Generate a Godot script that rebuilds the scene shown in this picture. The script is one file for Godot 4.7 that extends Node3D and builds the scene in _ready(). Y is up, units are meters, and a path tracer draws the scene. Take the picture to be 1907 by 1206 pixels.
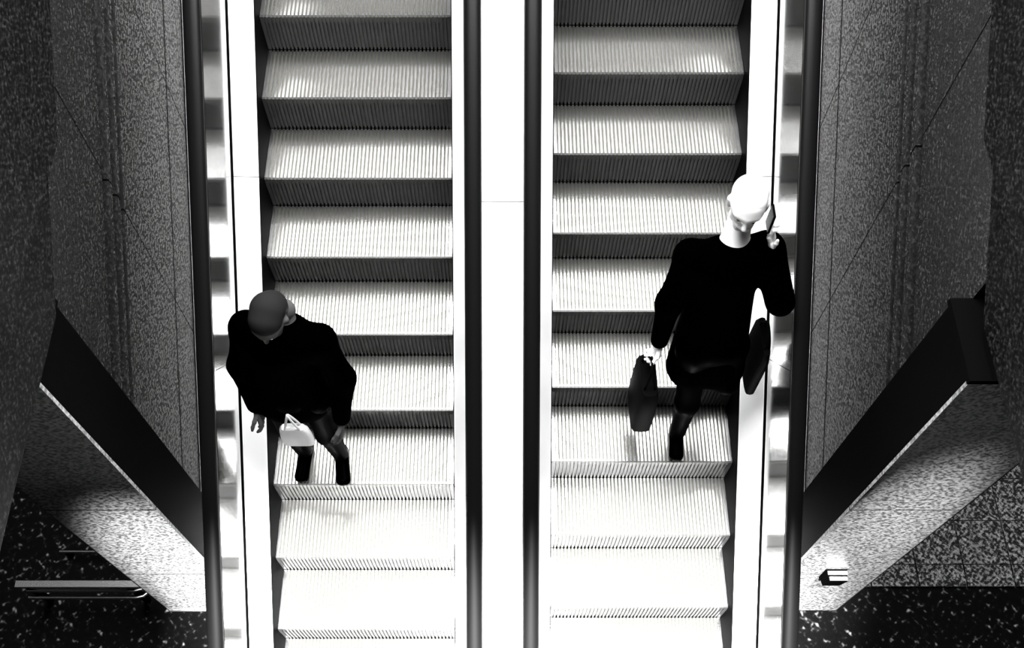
extends Node3D
# Two parallel escalators seen from high above, one person on each, between stone walls.
# x across, y up, z runs downhill (+z = foot of the escalators). Nose line of the steps: y = nose(z).

const SLOPE := 36.0
const RUN := 0.352
const CAM_Y := 7.25
const TOP_Z := -5.5
const END_Z := 0.126
const WALL_X := 1.85
const WALL_END := -2.0
const PIER_Z := -1.65

var M := {}
var rise := RUN * tan(deg_to_rad(SLOPE))
var used := {}


func _ready() -> void:
	camera_and_light()
	materials()
	shell()
	escalators()
	side_walls()
	piers()
	fittings()
	people()


# ---------------------------------------------------------------- camera and light
func camera_and_light() -> void:
	var cam := Camera3D.new()
	cam.name = "camera"
	cam.projection = Camera3D.PROJECTION_FRUSTUM
	cam.near = 0.1
	cam.far = 60.0
	cam.size = 0.1 * 1206.0 / 1900.0
	cam.frustum_offset = Vector2(0.1 * 17.5 / 1900.0, 0)
	cam.position = Vector3(0, CAM_Y, 0)
	cam.rotation_degrees = Vector3(-61.5, 0, 0)
	add_child(cam)
	cam.current = true

	var we := WorldEnvironment.new()
	we.name = "environment"
	var e := Environment.new()
	e.background_mode = Environment.BG_COLOR
	e.background_color = Color(0, 0, 0)
	e.tonemap_mode = Environment.TONE_MAPPER_LINEAR
	e.tonemap_exposure = 1.0
	e.sdfgi_enabled = true
	e.ssao_enabled = true
	e.ssil_enabled = true
	we.environment = e
	add_child(we)

	# luminous ceiling over the upper end of the escalators
	ceiling_panel(Vector3(-1.75, 9.78, -4.7), Vector2(3.2, 6.0), 200.0, "broad luminous ceiling panel above the left escalator")
	ceiling_panel(Vector3(1.75, 9.78, -4.7), Vector2(3.2, 6.0), 200.0, "broad luminous ceiling panel above the right escalator")
	# one downlight close to each stone pier
	downlight(Vector3(-2.05, 9.7, 1.8), Vector3(-1.8, 0.95, -1.65), 900.0, 4.2, "round ceiling downlight aimed at the left end wall", 1.0)
	downlight(Vector3(2.2, 9.7, 0.2), Vector3(2.05, 0.9, -1.65), 620.0, 3.9, "round ceiling downlight aimed at the right end wall", 1.0)
	# and one unseen lamp added per escalator to brighten the lower risers
	downlight(Vector3(-0.8, 9.7, 3.0), Vector3(-0.8, 0.6, -0.95), 1500.0, 9.5, "unseen downlight added to brighten the lower steps of the left escalator")
	downlight(Vector3(0.8, 9.7, 3.0), Vector3(0.8, 0.6, -0.95), 1500.0, 9.5, "unseen downlight added to brighten the lower steps of the right escalator")


func ceiling_panel(at: Vector3, size: Vector2, energy: float, label: String) -> void:
	var t := thing("ceiling_light_panel", label, "ceiling light", at, "ceiling light panels")
	var glow := StandardMaterial3D.new()
	glow.albedo_color = Color(0.9, 0.9, 0.9)
	glow.emission_enabled = true
	glow.emission = Color(1, 1, 1)
	glow.emission_energy_multiplier = 2.0
	put("diffuser", box_mesh(Vector3(size.x, 0.02, size.y)), glow, t)
	var fr := mat(Color(0.6, 0.6, 0.6), 0.5)
	var st := st_new()
	for s in [-1, 1]:
		add_box(st, Vector3(s * (size.x / 2 + 0.03), 0.03, 0), Vector3(0.06, 0.12, size.y + 0.12))
		add_box(st, Vector3(0, 0.03, s * (size.y / 2 + 0.03)), Vector3(size.x, 0.12, 0.06))
	put("frame", st_end(st), fr, t)
	var l := AreaLight3D.new()
	l.name = "panel_light"
	l.area_size = size
	l.light_energy = energy
	l.area_range = 30.0
	l.area_attenuation = 2.0
	l.shadow_enabled = true
	l.position = Vector3(0, -0.03, 0)
	l.rotation_degrees = Vector3(-90, 0, 0)
	t.add_child(l)


func downlight(at: Vector3, target: Vector3, energy: float, angle: float, label: String, soft := 0.7) -> void:
	var t := thing("downlight", label, "ceiling light", at, "ceiling downlights")
	var glow := StandardMaterial3D.new()
	glow.emission_enabled = true
	glow.emission = Color(1, 1, 1)
	glow.emission_energy_multiplier = 3.0
	var c := CylinderMesh.new()
	c.top_radius = 0.07
	c.bottom_radius = 0.07
	c.height = 0.02
	c.radial_segments = 24
	var lens := put("lens", c, glow, t)
	lens.position.y = 0.04
	var prof := PackedVector2Array([Vector2(0.075, 0.0), Vector2(0.11, -0.005), Vector2(0.11, 0.02), Vector2(0.08, 0.3), Vector2(0.0, 0.3)])
	put("housing", lathe(prof, 24), mat(Color(0.05, 0.05, 0.05), 0.5), t)
	var l := SpotLight3D.new()
	l.name = "downlight_beam"
	l.spot_range = 30.0
	l.spot_attenuation = 2.0
	l.spot_angle = angle
	l.spot_angle_attenuation = soft
	l.light_energy = energy
	l.light_size = 0.06
	l.shadow_enabled = true
	l.position = Vector3(0, -0.02, 0)
	t.add_child(l)
	l.look_at_from_position(at + Vector3(0, -0.02, 0), target, Vector3(0, 0, 1))


# ---------------------------------------------------------------- helpers
func nose(z: float) -> float:
	return 2.20559 - tan(deg_to_rad(SLOPE)) * (z + 2.73889)


func numbered(n: String) -> String:
	if not used.has(n):
		used[n] = 0
		return n
	used[n] += 1
	return "%s_%03d" % [n, used[n]]


func thing(called: String, label: String, category: String, at := Vector3.ZERO, group := "") -> Node3D:
	var o := Node3D.new()
	o.name = numbered(called)
	add_child(o)
	o.position = at
	o.set_meta("label", label)
	o.set_meta("category", category)
	if group:
		o.set_meta("group", group)
	return o


func setting(called: String, mesh: Mesh, m: Material, label := "") -> MeshInstance3D:
	var o := put(called, mesh, m, self)
	o.set_meta("kind", "structure")
	if label:
		o.set_meta("label", label)
	return o


func put(called: String, mesh: Mesh, m: Material, parent: Node, at := Vector3.ZERO) -> MeshInstance3D:
	var o := MeshInstance3D.new()
	o.name = called
	o.mesh = mesh
	o.material_override = m
	o.position = at
	o.cast_shadow = GeometryInstance3D.SHADOW_CASTING_SETTING_ON
	parent.add_child(o, true)
	return o


func mat(c: Color, rough := 0.6, metal := 0.0) -> StandardMaterial3D:
	var m := StandardMaterial3D.new()
	m.albedo_color = c
	m.roughness = rough
	m.metallic = metal
	return m


func st_new() -> SurfaceTool:
	var st := SurfaceTool.new()
	st.begin(Mesh.PRIMITIVE_TRIANGLES)
	return st


func st_end(st: SurfaceTool) -> ArrayMesh:
	st.generate_normals()
	return st.commit()


# quad whose front is seen with a, b, c, d clockwise
func quad(st: SurfaceTool, a: Vector3, b: Vector3, c: Vector3, d: Vector3, g := -1) -> void:
	st.set_smooth_group(g)
	for p in [a, b, c, a, c, d]:
		st.add_vertex(p)


# hexahedron from two quads (bottom, top), wound so that faces point away from the middle
func hexa(st: SurfaceTool, p: Array) -> void:
	var mid := Vector3.ZERO
	for q in p:
		mid += q / 8.0
	for f in [[0, 1, 2, 3], [4, 5, 6, 7], [0, 1, 5, 4], [1, 2, 6, 5], [2, 3, 7, 6], [3, 0, 4, 7]]:
		var a: Vector3 = p[f[0]]
		var b: Vector3 = p[f[1]]
		var c: Vector3 = p[f[2]]
		var d: Vector3 = p[f[3]]
		var n := (b - a).cross(c - a)
		if n.dot((a + b + c + d) / 4.0 - mid) > 0:
			quad(st, a, d, c, b)
		else:
			quad(st, a, b, c, d)


func add_box(st: SurfaceTool, at: Vector3, size: Vector3) -> void:
	var h := size / 2
	var p := []
	for y in [-1, 1]:
		for q in [[-1, -1], [1, -1], [1, 1], [-1, 1]]:
			p.append(at + Vector3(q[0] * h.x, y * h.y, q[1] * h.z))
	hexa(st, p)


func box_mesh(size: Vector3) -> ArrayMesh:
	var st := st_new()
	add_box(st, Vector3.ZERO, size)
	return st_end(st)


# box with chamfered edges
func chamfer_box(size: Vector3, c: float) -> ArrayMesh:
	var st := st_new()
	var h := size / 2
	var rings := [[h.x - c, -h.y, h.z - c], [h.x, -h.y + c, h.z], [h.x, h.y - c, h.z], [h.x - c, h.y, h.z - c]]
	var pts := []
	for r in rings:
		var x: float = r[0]
		var z: float = r[2]
		var y: float = r[1]
		pts.append([Vector3(-x, y, -z), Vector3(x, y, -z), Vector3(x, y, z), Vector3(-x, y, z)])
	for i in 3:
		for k in 4:
			quad(st, pts[i][k], pts[i][(k + 1) % 4], pts[i + 1][(k + 1) % 4], pts[i + 1][k])
	quad(st, pts[0][3], pts[0][2], pts[0][1], pts[0][0])
	quad(st, pts[3][0], pts[3][1], pts[3][2], pts[3][3])
	return st_end(st)


func lathe(prof: PackedVector2Array, n: int) -> ArrayMesh:
	var st := st_new()
	for i in prof.size() - 1:
		for k in n:
			var a := TAU * k / n
			var b := TAU * (k + 1) / n
			var p := func(q: Vector2, w: float) -> Vector3: return Vector3(q.x * cos(w), q.y, q.x * sin(w))
			quad(st, p.call(prof[i], a), p.call(prof[i], b), p.call(prof[i + 1], b), p.call(prof[i + 1], a), 1)
	return st_end(st)


# closed outline in (x, height over the nose line), drawn from z0 to z1 along the slope; cut = square to the slope
func slope_prism(outline: Array, z0: float, z1: float, cut := false, smooth := -1) -> ArrayMesh:
	var st := st_new()
	var n := outline.size()
	var area := 0.0
	for i in n:
		area += outline[i].cross(outline[(i + 1) % n])
	var ends := []
	for z in [z0, z1]:
		var ring := []
		for q in outline:
			var zz: float = z + (q.y * sin(deg_to_rad(SLOPE)) * cos(deg_to_rad(SLOPE)) if cut else 0.0)
			ring.append(Vector3(q.x, nose(zz) + q.y, zz))
		ends.append(ring)
	for i in n:
		var j := (i + 1) % n
		if area > 0:
			quad(st, ends[0][i], ends[0][j], ends[1][j], ends[1][i], smooth)
		else:
			quad(st, ends[0][i], ends[1][i], ends[1][j], ends[0][j], smooth)
	var flat := PackedVector2Array(outline)
	var tri := Geometry2D.triangulate_polygon(flat)
	st.set_smooth_group(-1)
	for e in 2:
		for i in range(0, tri.size(), 3):
			var a: Vector3 = ends[e][tri[i]]
			var b: Vector3 = ends[e][tri[i + 1]]
			var c: Vector3 = ends[e][tri[i + 2]]
			var out := -1.0 if e == 0 else 1.0
			if (b - a).cross(c - a).z * out > 0:
				var sw := b
				b = c
				c = sw
			st.add_vertex(a)
			st.add_vertex(b)
			st.add_vertex(c)
	return st_end(st)


# outline in (z, y) extruded between x0 and x1
func side_prism(outline: Array, x0: float, x1: float) -> ArrayMesh:
	var st := st_new()
	var n := outline.size()
	var area := 0.0
	for i in n:
		area += outline[i].cross(outline[(i + 1) % n])
	var lo := minf(x0, x1)
	var hi := maxf(x0, x1)
	for i in n:
		var p: Vector2 = outline[i]
		var q: Vector2 = outline[(i + 1) % n]
		var a := Vector3(lo, p.y, p.x)
		var b := Vector3(lo, q.y, q.x)
		var c := Vector3(hi, q.y, q.x)
		var d := Vector3(hi, p.y, p.x)
		if area > 0:
			quad(st, a, d, c, b)
		else:
			quad(st, a, b, c, d)
	var tri := Geometry2D.triangulate_polygon(PackedVector2Array(outline))
	for x in [lo, hi]:
		for i in range(0, tri.size(), 3):
			var v := []
			for k in 3:
				v.append(Vector3(x, outline[tri[i + k]].y, outline[tri[i + k]].x))
			var out := -1.0 if x == lo else 1.0
			if (v[1] - v[0]).cross(v[2] - v[0]).x * out > 0:
				v = [v[0], v[2], v[1]]
			for q in v:
				st.add_vertex(q)
	return st_end(st)


func tube(points: Array, r: float, n := 10) -> ArrayMesh:
	var st := st_new()
	var rings := []
	for i in points.size():
		var a: Vector3 = points[maxi(i - 1, 0)]
		var b: Vector3 = points[mini(i + 1, points.size() - 1)]
		var t := (b - a).normalized()
		var u := t.cross(Vector3(0.31, 0.87, 0.38)).normalized()
		var w := t.cross(u)
		var ring := []
		for k in n:
			var g := TAU * k / n
			ring.append(points[i] + (u * cos(g) + w * sin(g)) * r)
		rings.append(ring)
	for i in points.size() - 1:
		for k in n:
			var j := (k + 1) % n
			quad(st, rings[i][k], rings[i + 1][k], rings[i + 1][j], rings[i][j], 1)
	for e in [0, points.size() - 1]:
		for k in n:
			var j := (k + 1) % n
			st.set_smooth_group(-1)
			st.add_vertex(points[e])
			st.add_vertex(rings[e][k if e == 0 else j])
			st.add_vertex(rings[e][j if e == 0 else k])
	return st_end(st)


func speckle(size_m: float, freq: float, stops: Array, sd: int, rough: float, bump := 0.0) -> StandardMaterial3D:
	var nz := FastNoiseLite.new()
	nz.seed = sd
	nz.noise_type = FastNoiseLite.TYPE_VALUE_CUBIC
	nz.frequency = freq * 2.2
	nz.fractal_octaves = 2
	nz.fractal_gain = 0.65
	var g := Gradient.new()
	g.offsets = PackedFloat32Array()
	g.colors = PackedColorArray()
	var of := PackedFloat32Array()
	var co := PackedColorArray()
	for s in stops:
		of.append(s[0])
		co.append(Color(s[1], s[1], s[1]))
	g.offsets = of
	g.colors = co
	var t := NoiseTexture2D.new()
	t.width = 1024
	t.height = 1024
	t.seamless = true
	t.noise = nz
	t.color_ramp = g
	var m := StandardMaterial3D.new()
	m.albedo_texture = t
	m.uv1_triplanar = true
	m.uv1_world_triplanar = true
	m.uv1_scale = Vector3.ONE / size_m
	m.roughness = rough
	if bump > 0.0:
		var rg := Gradient.new()
		rg.offsets = PackedFloat32Array([0.0, 0.4, 0.6, 1.0])
		rg.colors = PackedColorArray([Color(0.62, 0.62, 0.62), Color(0.5, 0.5, 0.5), Color(0.2, 0.2, 0.2), Color(0.14, 0.14, 0.14)])
		var rt := NoiseTexture2D.new()
		rt.width = 1024
		rt.height = 1024
		rt.seamless = true
		rt.noise = nz
		rt.color_ramp = rg
		m.roughness = 1.0
		m.roughness_texture = rt
		var nt := NoiseTexture2D.new()
		nt.width = 1024
		nt.height = 1024
		nt.seamless = true
		nt.noise = nz
		nt.as_normal_map = true
		nt.bump_strength = bump
		m.normal_enabled = true
		m.normal_texture = nt
		m.normal_scale = 1.0
	return m


# ---------------------------------------------------------------- materials
func materials() -> void:
	M.tread = mat(Color(0.86, 0.86, 0.86), 0.2, 1.0)
	M.riser = mat(Color(0.27, 0.27, 0.27), 0.3, 0.5)
	M.step = mat(Color(0.3, 0.3, 0.28, 2.0), 0.5, 0.8)
	M.deck = mat(Color(0.96, 0.96, 0.96), 0.4, 0.0)
	M.panel = mat(Color(0.92, 0.92, 0.92), 0.1, 1.0)
	M.rubber = mat(Color(0.03, 0.03, 0.03), 0.35)
	M.rubber.metallic_specular = 0.3
	M.black = mat(Color(0.012, 0.012, 0.012), 0.7)
	M.black.metallic_specular = 0.08
	M.joint = mat(Color(0.015, 0.015, 0.015), 0.8)
	M.joint.metallic_specular = 0.05
	M.wall = speckle(2.2, 0.09, [[0.0, 0.0], [0.42, 0.01], [0.52, 0.05], [0.62, 0.14], [1.0, 0.32]], 3, 0.34, 1.0)
	M.fascia = speckle(2.2, 0.1, [[0.0, 0.0], [0.4, 0.03], [0.6, 0.1], [1.0, 0.3]], 8, 0.5)
	M.pier = speckle(2.2, 0.08, [[0.0, 0.15], [0.38, 0.42], [0.52, 0.62], [1.0, 0.86]], 5, 0.3)
	M.terrazzo = speckle(2.6, 0.045, [[0.0, 0.0], [0.6, 0.01], [0.7, 0.06], [0.8, 0.25], [1.0, 0.6]], 11, 0.6)
	M.tile = speckle(2.2, 0.07, [[0.0, 0.02], [0.42, 0.14], [0.55, 0.36], [1.0, 0.7]], 14, 0.5)
	for k in ["terrazzo", "tile", "fascia"]:
		M[k].metallic_specular = 0.12
	M.wall.metallic_specular = 0.5
	M.dark = mat(Color(0.02, 0.02, 0.02), 0.9)
	M.steel = mat(Color(0.75, 0.75, 0.75), 0.22, 1.0)


# ---------------------------------------------------------------- room shell
func shell() -> void:
	var st := st_new()
	add_box(st, Vector3(0, -0.15, -3.5), Vector3(12.4, 0.3, 19.4))
	var fl := setting("floor", st_end(st), M.terrazzo, "dark speckled terrazzo floor at the foot of the escalators")
	# paler granite tiles laid beside and behind the right pier
	var tiles := [chamfer_box(Vector3(0.331, 0.03, 0.317), 0.002), chamfer_box(Vector3(0.331, 0.03, 0.155), 0.002)]
	for i in 9:
		var x := 2.44 + 0.34 * i
		var z := -1.81
		for j in 6:
			var d := 0.16 if j == 0 else 0.322
			put("floor_tile", tiles[1 if j == 0 else 0], M.tile, fl, Vector3(x, 0.012, z - d / 2))
			z -= d
	setting("ceiling", box_at(Vector3(0, 10.05, -3.5), Vector3(12.4, 0.3, 19.4)), M.dark)
	setting("wall_far_left", box_at(Vector3(-6.1, 5, -3.5), Vector3(0.2, 10, 19)), M.dark)
	setting("wall_far_right", box_at(Vector3(6.1, 5, -3.5), Vector3(0.2, 10, 19)), M.dark)
	setting("wall_back", box_at(Vector3(0, 5, -13.1), Vector3(12.4, 10, 0.2)), M.dark)
	setting("wall_front", box_at(Vector3(0, 5, 6.1), Vector3(12.4, 10, 0.2)), M.dark)
	setting("floor_upper", box_at(Vector3(0, nose(TOP_Z) - 0.2, -9.25), Vector3(12, 0.4, 7.48)), M.terrazzo)


func box_at(at: Vector3, size: Vector3) -> ArrayMesh:
	var st := st_new()
	add_box(st, at, size)
	return st_end(st)


# ---------------------------------------------------------------- escalators
func escalators() -> void:
	# shared step meshes: base plate, cleats of the tread, ribbed riser; origin at the nose, middle of the step
	var w := 1.036
	var base := box_at(Vector3(0, -0.03, -RUN / 2), Vector3(w, 0.036, RUN - 0.004))
	var cl := st_new()
	var rs := st_new()
	var n := 49
	var pitch := w / n
	for i in n:
		var x := -w / 2 + pitch * (i + 0.5)
		var cw := pitch * (0.56 if i > 0 and i < n - 1 else 0.9)
		add_box(cl, Vector3(x, -0.006, -RUN / 2 - 0.002), Vector3(cw, 0.012, RUN - 0.008))
		var p := []
		for q in [[0.0, -0.006], [0.004, -0.05], [0.0, -rise + 0.004]]:
			p.append(Vector2(q[1], q[0]))
		for k in 2:
			var a: Vector2 = p[k]
			var b: Vector2 = p[k + 1]
			hexa(rs, [Vector3(x - cw / 2, a.x, a.y - 0.02), Vector3(x + cw / 2, a.x, a.y - 0.02), Vector3(x + cw / 2, a.x, a.y), Vector3(x - cw / 2, a.x, a.y),
				Vector3(x - cw / 2, b.x, b.y - 0.02), Vector3(x + cw / 2, b.x, b.y - 0.02), Vector3(x + cw / 2, b.x, b.y), Vector3(x - cw / 2, b.x, b.y)])
	add_box(rs, Vector3(0, -rise / 2, -0.016), Vector3(w, rise - 0.02, 0.016))
	var cleats := st_end(cl)
	var riser := st_end(rs)

	for s in [-1, 1]:
		var label := "left escalator carrying the bending person with dark hair" if s < 0 else "right escalator carrying the person with a pale head on the phone"
		var t := thing("escalator", label, "escalator", Vector3(s * 0.8, 0, END_Z))
		var off := -t.position
		var phase := -1.986 if s < 0 else -2.094
		var k0 := int(ceil((TOP_Z + 0.3 - phase) / RUN))
		var k1 := int(floor((END_Z - phase) / RUN))
		for k in range(k0, k1 + 1):
			var z := phase + RUN * k
			var stp := put("step", base, M.step, t, Vector3(0, nose(z), z - END_Z))
			put("tread", cleats, M.tread, stp)
			put("riser", riser, M.riser, stp)
		var zb := END_Z + 0.1
		# for each side of the steps: skirt, sloped inner deck, polished balustrade panels, guide and handrail
		for side in [[1.317, 1.33, 1.42, 1.456, 1.0], [0.278, 0.265, 0.19, 0.142, -1.0]]:
			var o: float = side[4]
			var xs: float = side[0] + o * 0.002
			var xd: float = side[1]
			var xp: float = side[2]
			var xh: float = side[3]
			put("skirt", slope_prism(flip([[xs, -0.45], [xs + o * 0.01, -0.45], [xs + o * 0.01, 0.115], [xs, 0.115]], s), TOP_Z, zb), M.black, t, off)
			# inner deck in lengths with fine joints
			var cuts := [TOP_Z, -3.4, -2.44 + 1.35, zb] if o > 0 else [TOP_Z, -2.0, zb]
			for c in cuts.size() - 1:
				var a: float = cuts[c] + (0.0015 if c > 0 else 0.0)
				var b: float = cuts[c + 1] - (0.0015 if c < cuts.size() - 2 else 0.0)
				put("inner_deck", slope_prism(flip([[xd - o * 0.008, 0.112], [xd, 0.125], [xp - o * 0.012, 0.345], [xp, 0.345], [xp, 0.1], [xd + o * 0.005, 0.1]], s), a, b, true), M.deck, t, off)
			put("joint_strip", slope_prism(flip([[xp - o * 0.008, 0.346], [xp + o * 0.01, 0.346], [xp + o * 0.01, 0.362], [xp - o * 0.004, 0.362]], s), TOP_Z, zb), M.joint, t, off)
			var pc := [TOP_Z, -4.6, -2.62, -0.6, zb] if o > 0 else [TOP_Z, -3.2, -0.9, zb]
			for c in pc.size() - 1:
				var a: float = pc[c] + (0.0015 if c > 0 else 0.0)
				var b: float = pc[c + 1] - (0.0015 if c < pc.size() - 2 else 0.0)
				put("balustrade_panel", slope_prism(flip([[xp, 0.363], [xp + o * 0.012, 0.363], [xh - o * 0.008, 0.9], [xh - o * 0.02, 0.9]], s), a, b, true), M.panel if o > 0 else M.deck, t, off)
			put("handrail_guide", slope_prism(flip([[xh - o * 0.03, 0.88], [xh + 0.02 * o, 0.88], [xh + 0.02 * o, 0.925], [xh - o * 0.03, 0.925]], s), TOP_Z, zb), M.black, t, off)
			put("handrail", handrail(s * xh, zb), M.rubber, t, off)
		put("bounce_deck", slope_prism(flip([[1.49, -0.48], [1.845, -0.48], [1.845, -0.45], [1.49, -0.45]], s), TOP_Z, zb - 1.9), M.deck, t, off)  # unseen white strip added to bounce light onto the lower wall
		# outer cladding and the comb plate at the foot
		put("outer_cladding", slope_prism(flip([[1.476, -0.9], [1.49, -0.9], [1.49, 0.885], [1.476, 0.885]], s), TOP_Z, zb), M.dark, t, off)
		put("comb_plate", box_mesh(Vector3(1.04, 0.03, 0.9)), M.steel, t, Vector3(0, 0.022, 0.55))
	# shared deck between the two inner handrails
	var cd := thing("centre_deck", "white metal deck running between the two inner handrails", "deck", Vector3(0, 0, END_Z))
	for c in [[TOP_Z, -3.3], [-3.297, -1.1], [-1.097, END_Z + 0.1]]:
		put("deck_panel", slope_prism([Vector2(-0.118, 0.8), Vector2(-0.118, 0.895), Vector2(-0.105, 0.905), Vector2(0.105, 0.905), Vector2(0.118, 0.895), Vector2(0.118, 0.8)], c[0], c[1], true), M.deck, cd, -cd.position)


func flip(pts: Array, s: int) -> Array:
	var out := []
	for p in pts:
		out.append(Vector2(s * p[0], p[1]))
	return out


# rubber handrail: C-shaped grip swept down the slope, level at the foot and round the newel
func handrail(x: float, zb: float) -> ArrayMesh:
	var path := []
	path.append(Vector3(x, nose(TOP_Z) + 0.95, TOP_Z))
	path.append(Vector3(x, nose(-2.5) + 0.95, -2.5))
	path.append(Vector3(x, nose(-0.3) + 0.95, -0.3))
	for i in 6:
		var a := deg_to_rad(SLOPE) * (1.0 - i / 5.0)
		path.append(Vector3(x, nose(zb) + 0.95 - 0.05 + 0.25 * (1.0 - cos(a)), zb + 0.35 - 0.5 * sin(a)))
	for i in 9:
		var a := PI * i / 8.0
		path.append(Vector3(x, nose(zb) + 0.55 + 0.35 * cos(a), zb + 0.6 + 0.35 * sin(a)))
	var prof := []
	for i in 17:
		var a := PI * (i / 16.0) * 1.5 - PI * 0.25
		prof.append(Vector2(0.042 * cos(a), 0.024 * sin(a)))
	var st := st_new()
	var rings := []
	for i in path.size():
		var a: Vector3 = path[maxi(i - 1, 0)]
		var b: Vector3 = path[mini(i + 1, path.size() - 1)]
		var t := (b - a).normalized()
		var u := Vector3.RIGHT
		var v := u.cross(t) * -1.0
		if v.y < 0 and i < 6:
			v = -v
		var ring := []
		for q in prof:
			ring.append(path[i] + u * q.x + v * q.y)
		rings.append(ring)
	for i in path.size() - 1:
		for k in prof.size():
			var j := (k + 1) % prof.size()
			quad(st, rings[i][k], rings[i][j], rings[i + 1][j], rings[i + 1][k], 1 if k < prof.size() - 1 else -1)
	return st_end(st)


# ---------------------------------------------------------------- side walls
func side_walls() -> void:
	for s in [-1, 1]:
		var nm := "left" if s < 0 else "right"
		var w := setting("wall_" + nm, slope_prism(flip([[WALL_X + 0.03, -1.6], [WALL_X + 0.3, -1.6], [WALL_X + 0.3, 2.6], [WALL_X + 0.03, 2.6]], s), TOP_Z, WALL_END), M.joint, "grey stone-clad wall beside the %s escalator" % nm)
		var g := [0.87, 0.99, 1.11] if s < 0 else [1.09, 1.22, 1.36]
		var bands := [[-1.6, -0.06], [-0.05, g[0] - 0.035], [g[0] + 0.035, g[1] - 0.035], [g[1] + 0.035, g[2] - 0.035], [g[2] + 0.035, 2.55]]
		var zs := [TOP_Z, -4.81, -3.84, -2.87, WALL_END]
		for b in bands.size():
			var proud := 0.0 if b != 2 and b != 3 else -0.008
			for c in zs.size() - 1:
				var x0 := WALL_X + proud
				var lo: float = bands[b][0]
				var hi: float = bands[b][1]
				put("wall_panel" if b != 2 and b != 3 else "moulding", slope_prism(flip([[x0 + 0.004, lo], [x0 + 0.05, lo], [x0 + 0.05, hi], [x0 + 0.004, hi], [x0, hi - 0.006], [x0, lo + 0.006]], s), zs[c] + 0.004, zs[c + 1] - 0.004), M.wall, w)
		# fascia of the gallery above: follows the slope, then runs level
		for f in ([[1.72, 4.12, -2.50], [1.755, 3.74, -1.94]] if s < 0 else [[1.80, 4.226, -2.43], [1.835, 3.827, -1.859]]):
			var near: bool = f[0] == (1.72 if s < 0 else 1.80)
			var x: float = f[0]
			var k := Vector2(f[2], f[1])
			var t := tan(deg_to_rad(SLOPE))
			var h: float = 5.6 if near else 5.2
			var m := setting("trim_%d" % ((1 if s < 0 else 3) + (0 if near else 1)), side_prism([Vector2(TOP_Z, k.y + t * (k.x - TOP_Z)), k, Vector2(1.2, k.y), Vector2(1.2, h), Vector2(TOP_Z, h + 3.0)], s * x, s * (x + 0.03)), M.fascia, "speckled grey fascia above the %s wall, bent from sloping to level" % nm)
			m.set_meta("kind", "structure")


# ---------------------------------------------------------------- stone piers at the wall ends
func piers() -> void:
	for s in [-1, 1]:
		var nm := "left" if s < 0 else "right"
		var xi := 1.77
		var xo := 2.33
		var core := setting("wall_end_" + nm, box_at(Vector3(s * (xi + xo) / 2, 1.87, (PIER_Z - 0.02 + WALL_END) / 2), Vector3(xo - xi - 0.01, 3.74, PIER_Z - 0.02 - WALL_END)), M.black, "pale granite end wall at the foot of the %s wall, its inner side black" % nm)
		var ys := [0.0, 0.97, 2.22, 3.74]
		for i in 3:
			var hgt: float = ys[i + 1] - ys[i] - 0.012
			put("stone_slab", chamfer_box(Vector3(xo - xi, hgt, 0.018), 0.001), M.pier, core, Vector3(s * (xi + xo) / 2, (ys[i] + ys[i + 1]) / 2, PIER_Z - 0.009))
			if i > 0:
				put("mortar_joint", box_mesh(Vector3(xo - xi - 0.002, 0.0115, 0.0175)), M.joint, core, Vector3(s * (xi + xo) / 2, ys[i], PIER_Z - 0.009))
		put("metal_edge", box_mesh(Vector3(0.008, 3.54, 0.034)), M.steel, core, Vector3(s * (xo + 0.004), 1.77, PIER_Z - 0.013))
		put("cap", box_mesh(Vector3(xo - xi + 0.02, 0.03, PIER_Z - WALL_END + 0.01)), M.black, core, Vector3(s * (xi + xo) / 2, 3.756, (PIER_Z + WALL_END) / 2))
		if s < 0:
			put("skirting", box_mesh(Vector3(xo - xi, 0.03, 0.012)), M.steel, core, Vector3(s * (xi + xo) / 2, 0.015, PIER_Z + 0.006))


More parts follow.
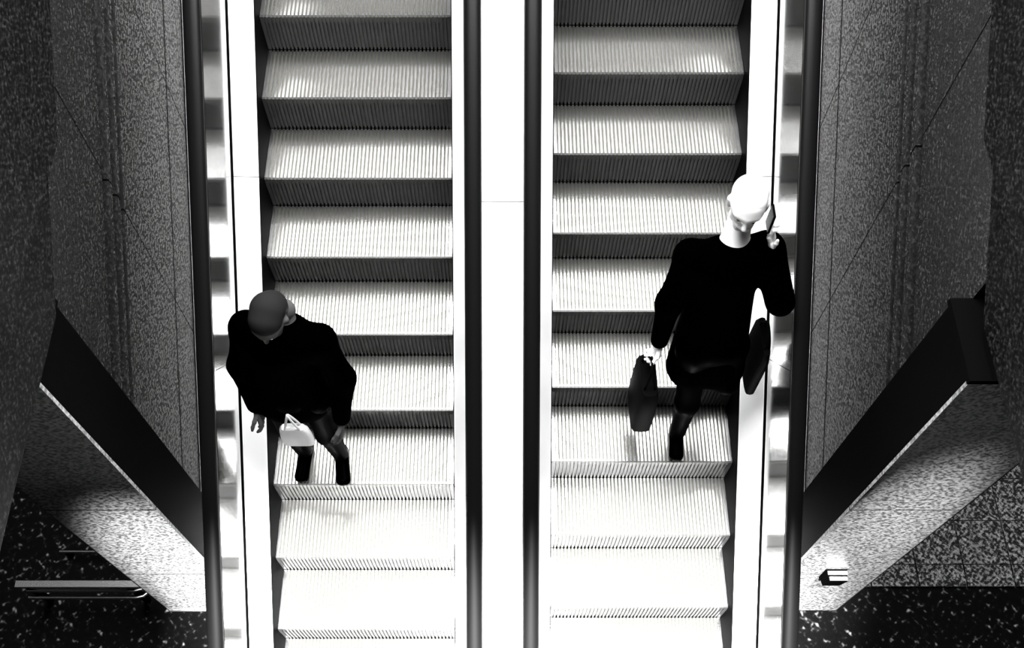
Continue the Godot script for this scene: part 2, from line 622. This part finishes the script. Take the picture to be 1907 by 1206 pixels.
# ---------------------------------------------------------------- fittings
func fittings() -> void:
	var t := thing("wall_fixture", "small louvred white fixture on the right granite end wall", "wall fixture", Vector3(2.03, 1.02, PIER_Z))
	var white := mat(Color(0.92, 0.92, 0.92), 0.4)
	var st := st_new()
	hexa(st, [Vector3(-0.06, -0.1, 0), Vector3(0.06, -0.1, 0), Vector3(0.052, -0.09, 0.06), Vector3(-0.052, -0.09, 0.06),
		Vector3(-0.065, 0.07, 0), Vector3(0.065, 0.07, 0), Vector3(0.055, 0.07, 0.075), Vector3(-0.055, 0.07, 0.075)])
	put("housing", st_end(st), M.black, t)  # dark front, made taller to stand in for the shadow beneath it
	for i in 2:
		put("louvre", chamfer_box(Vector3(0.118 - 0.012 * i, 0.012, 0.022), 0.003), white, t, Vector3(0, 0.078, 0.025 + 0.034 * i))

	var r := thing("metal_railing", "low steel ledge and tube rails in the dark beside the left end wall", "railing", Vector3(-2.9, 0, -1.72))
	put("ledge", chamfer_box(Vector3(0.85, 0.03, 0.05), 0.004), M.steel, r, Vector3(0.08, 0.45, 0))
	for i in 2:
		var y := 0.36 - 0.05 * i
		var z := 0.02 + 0.035 * i
		put("rail", tube([Vector3(-0.3, y, z), Vector3(0.3, y, z), Vector3(0.42, y, z), Vector3(0.47, y, z - 0.012), Vector3(0.5, y, z - 0.04)], 0.014), M.steel, r)
	for x in [-0.28, 0.4]:
		put("post", chamfer_box(Vector3(0.04, 0.44, 0.03), 0.004), M.black, r, Vector3(x, 0.22, 0))
	var b := thing("floor_rail", "thin steel bar on the floor beyond the low ledge", "rail", Vector3(-2.9, 0, -2.04))
	put("bar", tube([Vector3(-0.25, 0.1, 0), Vector3(0.1, 0.1, 0), Vector3(0.16, 0.1, 0.0)], 0.012), M.steel, b)
	for x in [-0.2, 0.12]:
		put("foot", chamfer_box(Vector3(0.03, 0.095, 0.03), 0.003), M.black, b, Vector3(x, 0.0475, 0))


# ---------------------------------------------------------------- people: tapered bones joined into one smooth skin
# bone: [a, b, radius a, radius b, colour]
func skin_grid(verts: PackedVector3Array, norms: PackedVector3Array, cols: PackedColorArray, idx: PackedInt32Array, bones: Array, cell: float, soft: float) -> void:
	var lo := Vector3.ONE * 1e6
	var hi := -lo
	for b in bones:
		for e in 2:
			lo = lo.min(b[e] - Vector3.ONE * (b[2 + e] + cell * 3))
			hi = hi.max(b[e] + Vector3.ONE * (b[2 + e] + cell * 3))
	var nx := int((hi.x - lo.x) / cell) + 2
	var ny := int((hi.y - lo.y) / cell) + 2
	var nz := int((hi.z - lo.z) / cell) + 2
	var f := PackedFloat32Array()
	f.resize(nx * ny * nz)
	f.fill(1e-6)
	var best := PackedFloat32Array()
	best.resize(nx * ny * nz)
	best.fill(1e6)
	var who := PackedByteArray()
	who.resize(nx * ny * nz)
	for bi in bones.size():
		var a: Vector3 = bones[bi][0]
		var ba: Vector3 = bones[bi][1] - a
		var ra: float = bones[bi][2]
		var rb: float = bones[bi][3]
		var l2 := maxf(ba.length_squared(), 1e-9)
		var rr := maxf(ra, rb) + maxf(3.0 * soft, 2.0 * cell)
		var p0 := (a.min(a + ba) - Vector3.ONE * rr - lo) / cell
		var p1 := (a.max(a + ba) + Vector3.ONE * rr - lo) / cell
		for k in range(maxi(0, int(p0.z)), mini(nz, int(p1.z) + 2)):
			for j in range(maxi(0, int(p0.y)), mini(ny, int(p1.y) + 2)):
				var row := (k * ny + j) * nx
				for i in range(maxi(0, int(p0.x)), mini(nx, int(p1.x) + 2)):
					var p := lo + Vector3(i, j, k) * cell - a
					var h := clampf(p.dot(ba) / l2, 0.0, 1.0)
					var d := (p - ba * h).length() - ra - (rb - ra) * h
					if d < rr:
						f[row + i] += exp(-d / soft)
						if d < best[row + i]:
							best[row + i] = d
							who[row + i] = bi
	for i in f.size():
		f[i] = soft * log(f[i])
	var at := {}
	var sy := nx
	var sz := nx * ny
	var corner := [0, 1, sy, sy + 1, sz, sz + 1, sz + sy, sz + sy + 1]
	var cpos := [Vector3(0, 0, 0), Vector3(1, 0, 0), Vector3(0, 1, 0), Vector3(1, 1, 0), Vector3(0, 0, 1), Vector3(1, 0, 1), Vector3(0, 1, 1), Vector3(1, 1, 1)]
	var edges := [[0, 1], [2, 3], [4, 5], [6, 7], [0, 2], [1, 3], [4, 6], [5, 7], [0, 4], [1, 5], [2, 6], [3, 7]]
	for k in nz - 1:
		for j in ny - 1:
			for i in nx - 1:
				var o := k * sz + j * sy + i
				var m := 0
				for c in 8:
					if f[o + corner[c]] > 0:
						m += 1
				if m == 0 or m == 8:
					continue
				var sum := Vector3.ZERO
				var cnt := 0
				for e in edges:
					var fa := f[o + corner[e[0]]]
					var fb := f[o + corner[e[1]]]
					if (fa > 0) != (fb > 0):
						sum += cpos[e[0]].lerp(cpos[e[1]], fa / (fa - fb))
						cnt += 1
				var g := Vector3(
					f[o] - f[o + 1] + f[o + sy] - f[o + sy + 1] + f[o + sz] - f[o + sz + 1] + f[o + sz + sy] - f[o + sz + sy + 1],
					f[o] - f[o + sy] + f[o + 1] - f[o + sy + 1] + f[o + sz] - f[o + sz + sy] + f[o + sz + 1] - f[o + sz + sy + 1],
					f[o] - f[o + sz] + f[o + 1] - f[o + sz + 1] + f[o + sy] - f[o + sz + sy] + f[o + sy + 1] - f[o + sz + sy + 1])
				at[o] = verts.size()
				verts.append(lo + (Vector3(i, j, k) + sum / cnt) * cell)
				norms.append(g.normalized())
				cols.append(bones[who[o]][4])
	for o in at:
		for ax in 3:
			var d1: int = [1, sy, sz][ax]
			var d2: int = [sy, sz, 1][ax]
			var d3: int = [sz, 1, sy][ax]
			if (f[o] > 0) == (f[o + d1] > 0):
				continue
			if not (at.has(o - d2) and at.has(o - d3) and at.has(o - d2 - d3)):
				continue
			var q := [at[o], at[o - d2], at[o - d2 - d3], at[o - d3]]
			if f[o] > 0:
				idx.append_array([q[0], q[2], q[1], q[0], q[3], q[2]])
			else:
				idx.append_array([q[0], q[1], q[2], q[0], q[2], q[3]])


func skin_mesh(grids: Array) -> ArrayMesh:
	var v := PackedVector3Array()
	var n := PackedVector3Array()
	var c := PackedColorArray()
	var ix := PackedInt32Array()
	for g in grids:
		skin_grid(v, n, c, ix, g[0], g[1], g[2])
	# wind every triangle clockwise as seen from outside
	for t in range(0, ix.size(), 3):
		var fn := (v[ix[t + 1]] - v[ix[t]]).cross(v[ix[t + 2]] - v[ix[t]])
		if fn.dot(n[ix[t]] + n[ix[t + 1]] + n[ix[t + 2]]) > 0:
			var sw := ix[t + 1]
			ix[t + 1] = ix[t + 2]
			ix[t + 2] = sw
	var arr := []
	arr.resize(Mesh.ARRAY_MAX)
	arr[Mesh.ARRAY_VERTEX] = v
	arr[Mesh.ARRAY_NORMAL] = n
	arr[Mesh.ARRAY_COLOR] = c
	arr[Mesh.ARRAY_INDEX] = ix
	var am := ArrayMesh.new()
	am.add_surface_from_arrays(Mesh.PRIMITIVE_TRIANGLES, arr)
	return am


func head_bones(c: Vector3, b: Basis, sk: Color) -> Array:
	var o := []
	var add := func(p: Vector3, q: Vector3, r0: float, r1: float, col: Color) -> void:
		o.append([c + b * p, c + b * q, r0, r1, col])
	add.call(Vector3(0, 0.035, -0.03), Vector3(0, 0.03, 0.02), 0.08, 0.076, sk)
	add.call(Vector3(0, 0.0, 0.03), Vector3(0, -0.06, 0.042), 0.066, 0.05, sk)
	add.call(Vector3(-0.015, -0.092, 0.06), Vector3(0.015, -0.092, 0.06), 0.026, 0.026, sk)
	add.call(Vector3(0, 0.008, 0.098), Vector3(0, -0.03, 0.114), 0.008, 0.012, sk)
	for s in [-1, 1]:
		add.call(Vector3(s * 0.08, 0.012, -0.006), Vector3(s * 0.079, -0.03, 0.002), 0.015, 0.01, sk)
		add.call(Vector3(s * 0.012, 0.024, 0.09), Vector3(s * 0.045, 0.022, 0.076), 0.01, 0.01, sk)
		add.call(Vector3(0, -0.058, 0.092), Vector3(s * 0.02, -0.058, 0.084), 0.008, 0.006, sk.darkened(0.25))
	add.call(Vector3(0, -0.06, -0.02), Vector3(0, -0.17, -0.035), 0.052, 0.058, sk)
	return o


# hand: wrist w, direction d, thumb side t, palm facing n; curl in radians for each joint
func hand_bones(w: Vector3, d: Vector3, t: Vector3, curl: float, sk: Color) -> Array:
	d = d.normalized()
	t = (t - d * t.dot(d)).normalized()
	var n := d.cross(t).normalized()
	var o := []
	var lens := [0.072, 0.082, 0.076, 0.06]
	for i in 4:
		var side := t * (0.031 - 0.0205 * i)
		var kn := w + d * (0.09 - 0.004 * absf(i - 1)) + side
		o.append([w + d * 0.01 + side * 0.55, kn, 0.015, 0.0115, sk])
		var p := kn
		var a := 0.0
		for j in 3:
			a += curl * (0.75 + 0.25 * j)
			var q: Vector3 = p + (d * cos(a) + n * sin(a)) * lens[i] * [0.45, 0.31, 0.24][j]
			o.append([p, q, 0.0092 - 0.0006 * j, 0.0086 - 0.0007 * j, sk])
			p = q
	var b := w + d * 0.025 + t * 0.022
	var m := b + (d * 0.55 + t * 0.65 + n * 0.35).normalized() * 0.045
	var e := m + (d * 0.8 + t * 0.2 + n * 0.5).normalized() * 0.034
	o.append([w + d * 0.012, b, 0.016, 0.014, sk])
	o.append([b, m, 0.013, 0.0105, sk])
	o.append([m, e, 0.0102, 0.0088, sk])
	o.append([e, e + (d * 0.9 + n * 0.4).normalized() * 0.022, 0.0088, 0.0075, sk])
	return o


func skin_material(rough: float) -> StandardMaterial3D:
	var m := StandardMaterial3D.new()
	m.vertex_color_use_as_albedo = true
	m.metallic_specular = 0.03
	m.roughness = rough
	return m


# j: joints of the pose; cloth colours are linear values
func build_person(label: String, j: Dictionary, sk: Color, coat: Color, trousers: Color, hair_c: Color, hair_parts: Array, face: Basis, hands: Array, base: Vector3) -> void:
	var t := thing("person", label, "person", base, "")
	var off := -base
	var body := []
	var T := trousers
	# legs and hips
	for s in ["l", "r"]:
		body.append([j["hip_" + s], j["knee_" + s], 0.088, 0.062, T])
		body.append([j["knee_" + s], j["ankle_" + s], 0.06, 0.045, T])
		body.append([j.pelvis, j["hip_" + s], 0.11, 0.1, T])
	body.append([j.pelvis, j.chest, 0.115, 0.12, coat])
	for s in ["l", "r"]:
		body.append([j.chest, j["shoulder_" + s], 0.11, 0.06, coat])
		body.append([j["shoulder_" + s], j["elbow_" + s], 0.052, 0.042, coat])
		body.append([j["elbow_" + s], j["wrist_" + s], 0.04, 0.03, sk])
	body.append([j.chest, j.head + face * Vector3(0, -0.16, -0.035), 0.08, 0.055, sk])
	var grids := [[body, 0.013, 0.014], [head_bones(j.head, face, sk), 0.006, 0.007]]
	for h in hands:
		grids.append([hand_bones(h[0], h[1], h[2], h[3], sk), 0.0036, 0.003])
	put("body", skin_mesh(grids), skin_material(0.6), t, off)
	# jacket over trunk and sleeves
	var jk := []
	jk.append([j.hem_a, j.chest, 0.135, 0.14, coat])
	jk.append([j.hem_b, j.chest, 0.135, 0.14, coat])
	for s in ["l", "r"]:
		jk.append([j.chest, j["shoulder_" + s], 0.13, 0.078, coat])
		jk.append([j["shoulder_" + s], j["elbow_" + s], 0.072, 0.06, coat])
		jk.append([j["elbow_" + s], j["elbow_" + s].lerp(j["wrist_" + s], 0.93), 0.06, 0.045, coat])
	put("jacket", skin_mesh([[jk, 0.013, 0.016]]), skin_material(0.85), t, off)
	# collar and hair
	var hr := []
	for p in hair_parts:
		hr.append([j.head + face * p[0], j.head + face * p[1], p[2], p[3], hair_c])
	put("hair", skin_mesh([[hr, 0.006, 0.006]]), skin_material(0.5), t, off)
	for s in [-1, 1]:
		var sp := SphereMesh.new()
		sp.radius = 0.011
		sp.height = 0.022
		sp.radial_segments = 12
		sp.rings = 6
		put("eye", sp, mat(Color(0.08, 0.07, 0.06), 0.2), t, off + j.head + face * Vector3(s * 0.03, 0.002, 0.087))
	for s in ["l", "r"]:
		var a: Vector3 = j["ankle_" + s]
		var toe: Vector3 = j["toe_" + s]
		var heel := Vector3(a.x, toe.y, a.z) - (toe - Vector3(a.x, toe.y, a.z)).normalized() * 0.03
		var side := (toe - heel).cross(Vector3.UP).normalized() * 0.012
		put("shoe", skin_mesh([[[[heel, toe + side, 0.036, 0.03, Color(0.002, 0.002, 0.002)], [heel, toe - side, 0.036, 0.03, Color(0.002, 0.002, 0.002)], [heel + Vector3(0, 0.03, 0), a + Vector3(0, 0.02, 0), 0.04, 0.045, Color(0.002, 0.002, 0.002)]], 0.009, 0.008]]), skin_material(0.4), t, off)


func people() -> void:
	var dark := Color(0.003, 0.003, 0.003)
	var dark2 := Color(0.003, 0.003, 0.003)
	# left person: tread whose nose lies at z = -1.986
	var yl := nose(-1.986)
	var L := {
		"pelvis": Vector3(-1.06, yl + 0.93, -2.16), "chest": Vector3(-1.06, yl + 1.24, -2.26),
		"hip_l": Vector3(-0.96, yl + 0.88, -2.15), "hip_r": Vector3(-1.14, yl + 0.88, -2.15),
		"knee_l": Vector3(-0.94, yl + 0.5, -2.1), "knee_r": Vector3(-1.14, yl + 0.5, -2.12),
		"ankle_l": Vector3(-0.93, yl + 0.09, -2.14), "ankle_r": Vector3(-1.14, yl + 0.09, -2.16),
		"toe_l": Vector3(-0.91, yl + 0.04, -2.0), "toe_r": Vector3(-1.15, yl + 0.04, -2.02),
		"shoulder_l": Vector3(-0.87, yl + 1.3, -2.24), "shoulder_r": Vector3(-1.22, yl + 1.32, -2.3),
		"elbow_l": Vector3(-0.79, yl + 1.03, -2.17), "elbow_r": Vector3(-1.29, yl + 1.08, -2.22),
		"wrist_l": Vector3(-0.82, yl + 0.79, -2.05), "wrist_r": Vector3(-1.25, yl + 0.84, -2.1),
		"hem_a": Vector3(-1.0, yl + 0.84, -2.16), "hem_b": Vector3(-1.12, yl + 0.84, -2.16),
		"head": Vector3(-1.06, yl + 1.53, -2.24),
	}
	var fl := Basis(Vector3.UP, -0.25) * Basis(Vector3.RIGHT, 0.5)
	build_person("person in a dark jacket with short dark hair, head bowed, on the left escalator", L, Color(0.06, 0.06, 0.06), dark, dark2, Color(0.012, 0.012, 0.012),
		[[Vector3(0, 0.045, -0.035), Vector3(0, 0.045, 0.012), 0.082, 0.078], [Vector3(0, 0.0, -0.05), Vector3(0, -0.05, -0.045), 0.075, 0.06]],
		fl, [[L.wrist_l, Vector3(-0.1, -1, 0.35), Vector3(0, 0.3, 1), 0.35], [L.wrist_r, Vector3(0.2, -1, 0.4), Vector3(0, 0.3, 1), 0.35]], Vector3(-1.04, yl, -2.1))

	# right person: one foot on the tread with its nose at z = -2.094, the other one step up
	var yr := nose(-2.094)
	var R := {
		"pelvis": Vector3(1.06, yr + 0.95, -2.38), "chest": Vector3(1.06, yr + 1.4, -2.54),
		"hip_l": Vector3(1.15, yr + 0.92, -2.38), "hip_r": Vector3(0.98, yr + 0.9, -2.36),
		"knee_l": Vector3(1.17, yr + 0.68, -2.28), "knee_r": Vector3(0.99, yr + 0.5, -2.24),
		"ankle_l": Vector3(1.17, yr + rise + 0.09, -2.56), "ankle_r": Vector3(1.0, yr + 0.09, -2.24),
		"toe_l": Vector3(1.18, yr + rise + 0.04, -2.46), "toe_r": Vector3(0.99, yr + 0.04, -2.12),
		"shoulder_l": Vector3(1.23, yr + 1.5, -2.58), "shoulder_r": Vector3(0.88, yr + 1.48, -2.55),
		"elbow_l": Vector3(1.31, yr + 1.33, -2.39), "elbow_r": Vector3(0.81, yr + 1.2, -2.46),
		"wrist_l": Vector3(1.245, yr + 1.56, -2.56), "wrist_r": Vector3(0.79, yr + 0.93, -2.38),
		"hem_a": Vector3(0.99, yr + 0.72, -2.36), "hem_b": Vector3(1.13, yr + 0.72, -2.36),
		"head": Vector3(1.085, yr + 1.8, -2.62),
	}
	var fr := Basis(Vector3.UP, -0.2) * Basis(Vector3.RIGHT, 0.1)
	build_person("white-haired person in a dark coat on the right escalator, hand raised to ear", R, Color(0.7, 0.7, 0.7), dark, dark2, Color(0.85, 0.85, 0.85),
		[[Vector3(0, 0.042, -0.035), Vector3(0, 0.042, 0.008), 0.081, 0.077], [Vector3(0, 0.0, -0.045), Vector3(0, -0.03, -0.045), 0.074, 0.062]],
		fr, [[R.wrist_l, Vector3(-0.35, 1, -0.2), Vector3(-0.3, 0, 1), 0.45], [R.wrist_r, Vector3(0.0, -1, 0.1), Vector3(0.2, 0, 1), 0.7]], Vector3(1.06, yr, -2.2))

	# things they carry
	bag("shopping_bag", "dark shopping bag hanging from the hand of the person on the right escalator", Vector3(0.76, yr + 0.3, -2.3), Vector3(0.12, 0.42, 0.3), M.black, 0.15)
	bag("shoulder_bag", "slim dark shoulder bag at the hip against the right balustrade", Vector3(1.3, yr + 0.62, -2.36), Vector3(0.055, 0.42, 0.26), M.black, 0.1)
	bag("tote_bag", "small pale tote bag in front of the person on the left escalator", Vector3(-1.06, yl + 0.62, -2.0), Vector3(0.16, 0.2, 0.05), mat(Color(0.9, 0.9, 0.9), 0.8), 0.16)
	var ph := thing("mobile_phone", "thin dark phone held to the ear by the white-haired person", "phone", Vector3(1.195, yr + 1.74, -2.58), "")
	put("phone_body", chamfer_box(Vector3(0.009, 0.14, 0.07), 0.003), M.black, ph)
	put("phone_screen", box_mesh(Vector3(0.002, 0.125, 0.062)), M.rubber, ph, Vector3(-0.0052, 0, 0))


func bag(called: String, label: String, at: Vector3, size: Vector3, m: Material, loop: float) -> void:
	var t := thing(called, label, "bag", at)
	var st := st_new()
	var h := size / 2
	var rings := []
	for r in [[0.86, 0.0], [0.98, 0.06], [1.0, 0.5], [0.9, 0.85], [0.7, 1.0]]:
		var ring := []
		for i in 16:
			var a := TAU * i / 16
			var p := Vector2(signf(cos(a)) * pow(absf(cos(a)), 0.45), signf(sin(a)) * pow(absf(sin(a)), 0.45))
			ring.append(Vector3(p.x * h.x * (r[0] if r[1] > 0.5 else 0.92 + 0.08 * r[0]), size.y * r[1], p.y * h.z * minf(1.0, r[0] + 0.12)))
		rings.append(ring)
	for i in rings.size() - 1:
		for k in 16:
			var q := (k + 1) % 16
			quad(st, rings[i][k], rings[i][q], rings[i + 1][q], rings[i + 1][k], 1)
	st.set_smooth_group(-1)
	for e in [[0, 0.0], [rings.size() - 1, size.y]]:
		for k in 16:
			var q := (k + 1) % 16
			st.add_vertex(Vector3(0, e[1], 0))
			st.add_vertex(rings[e[0]][q if e[0] == 0 else k])
			st.add_vertex(rings[e[0]][k if e[0] == 0 else q])
	put("bag_body", st_end(st), m, t)
	for s in [-1, 1]:
		var pts := []
		for i in 11:
			var a := PI * i / 10.0
			pts.append(Vector3(s * h.x * 0.5 * (1.0 - sin(a)), size.y - 0.01 + loop * sin(a), h.z * 0.55 * cos(a)))
		put("handle", tube(pts, 0.006, 6), m, t)
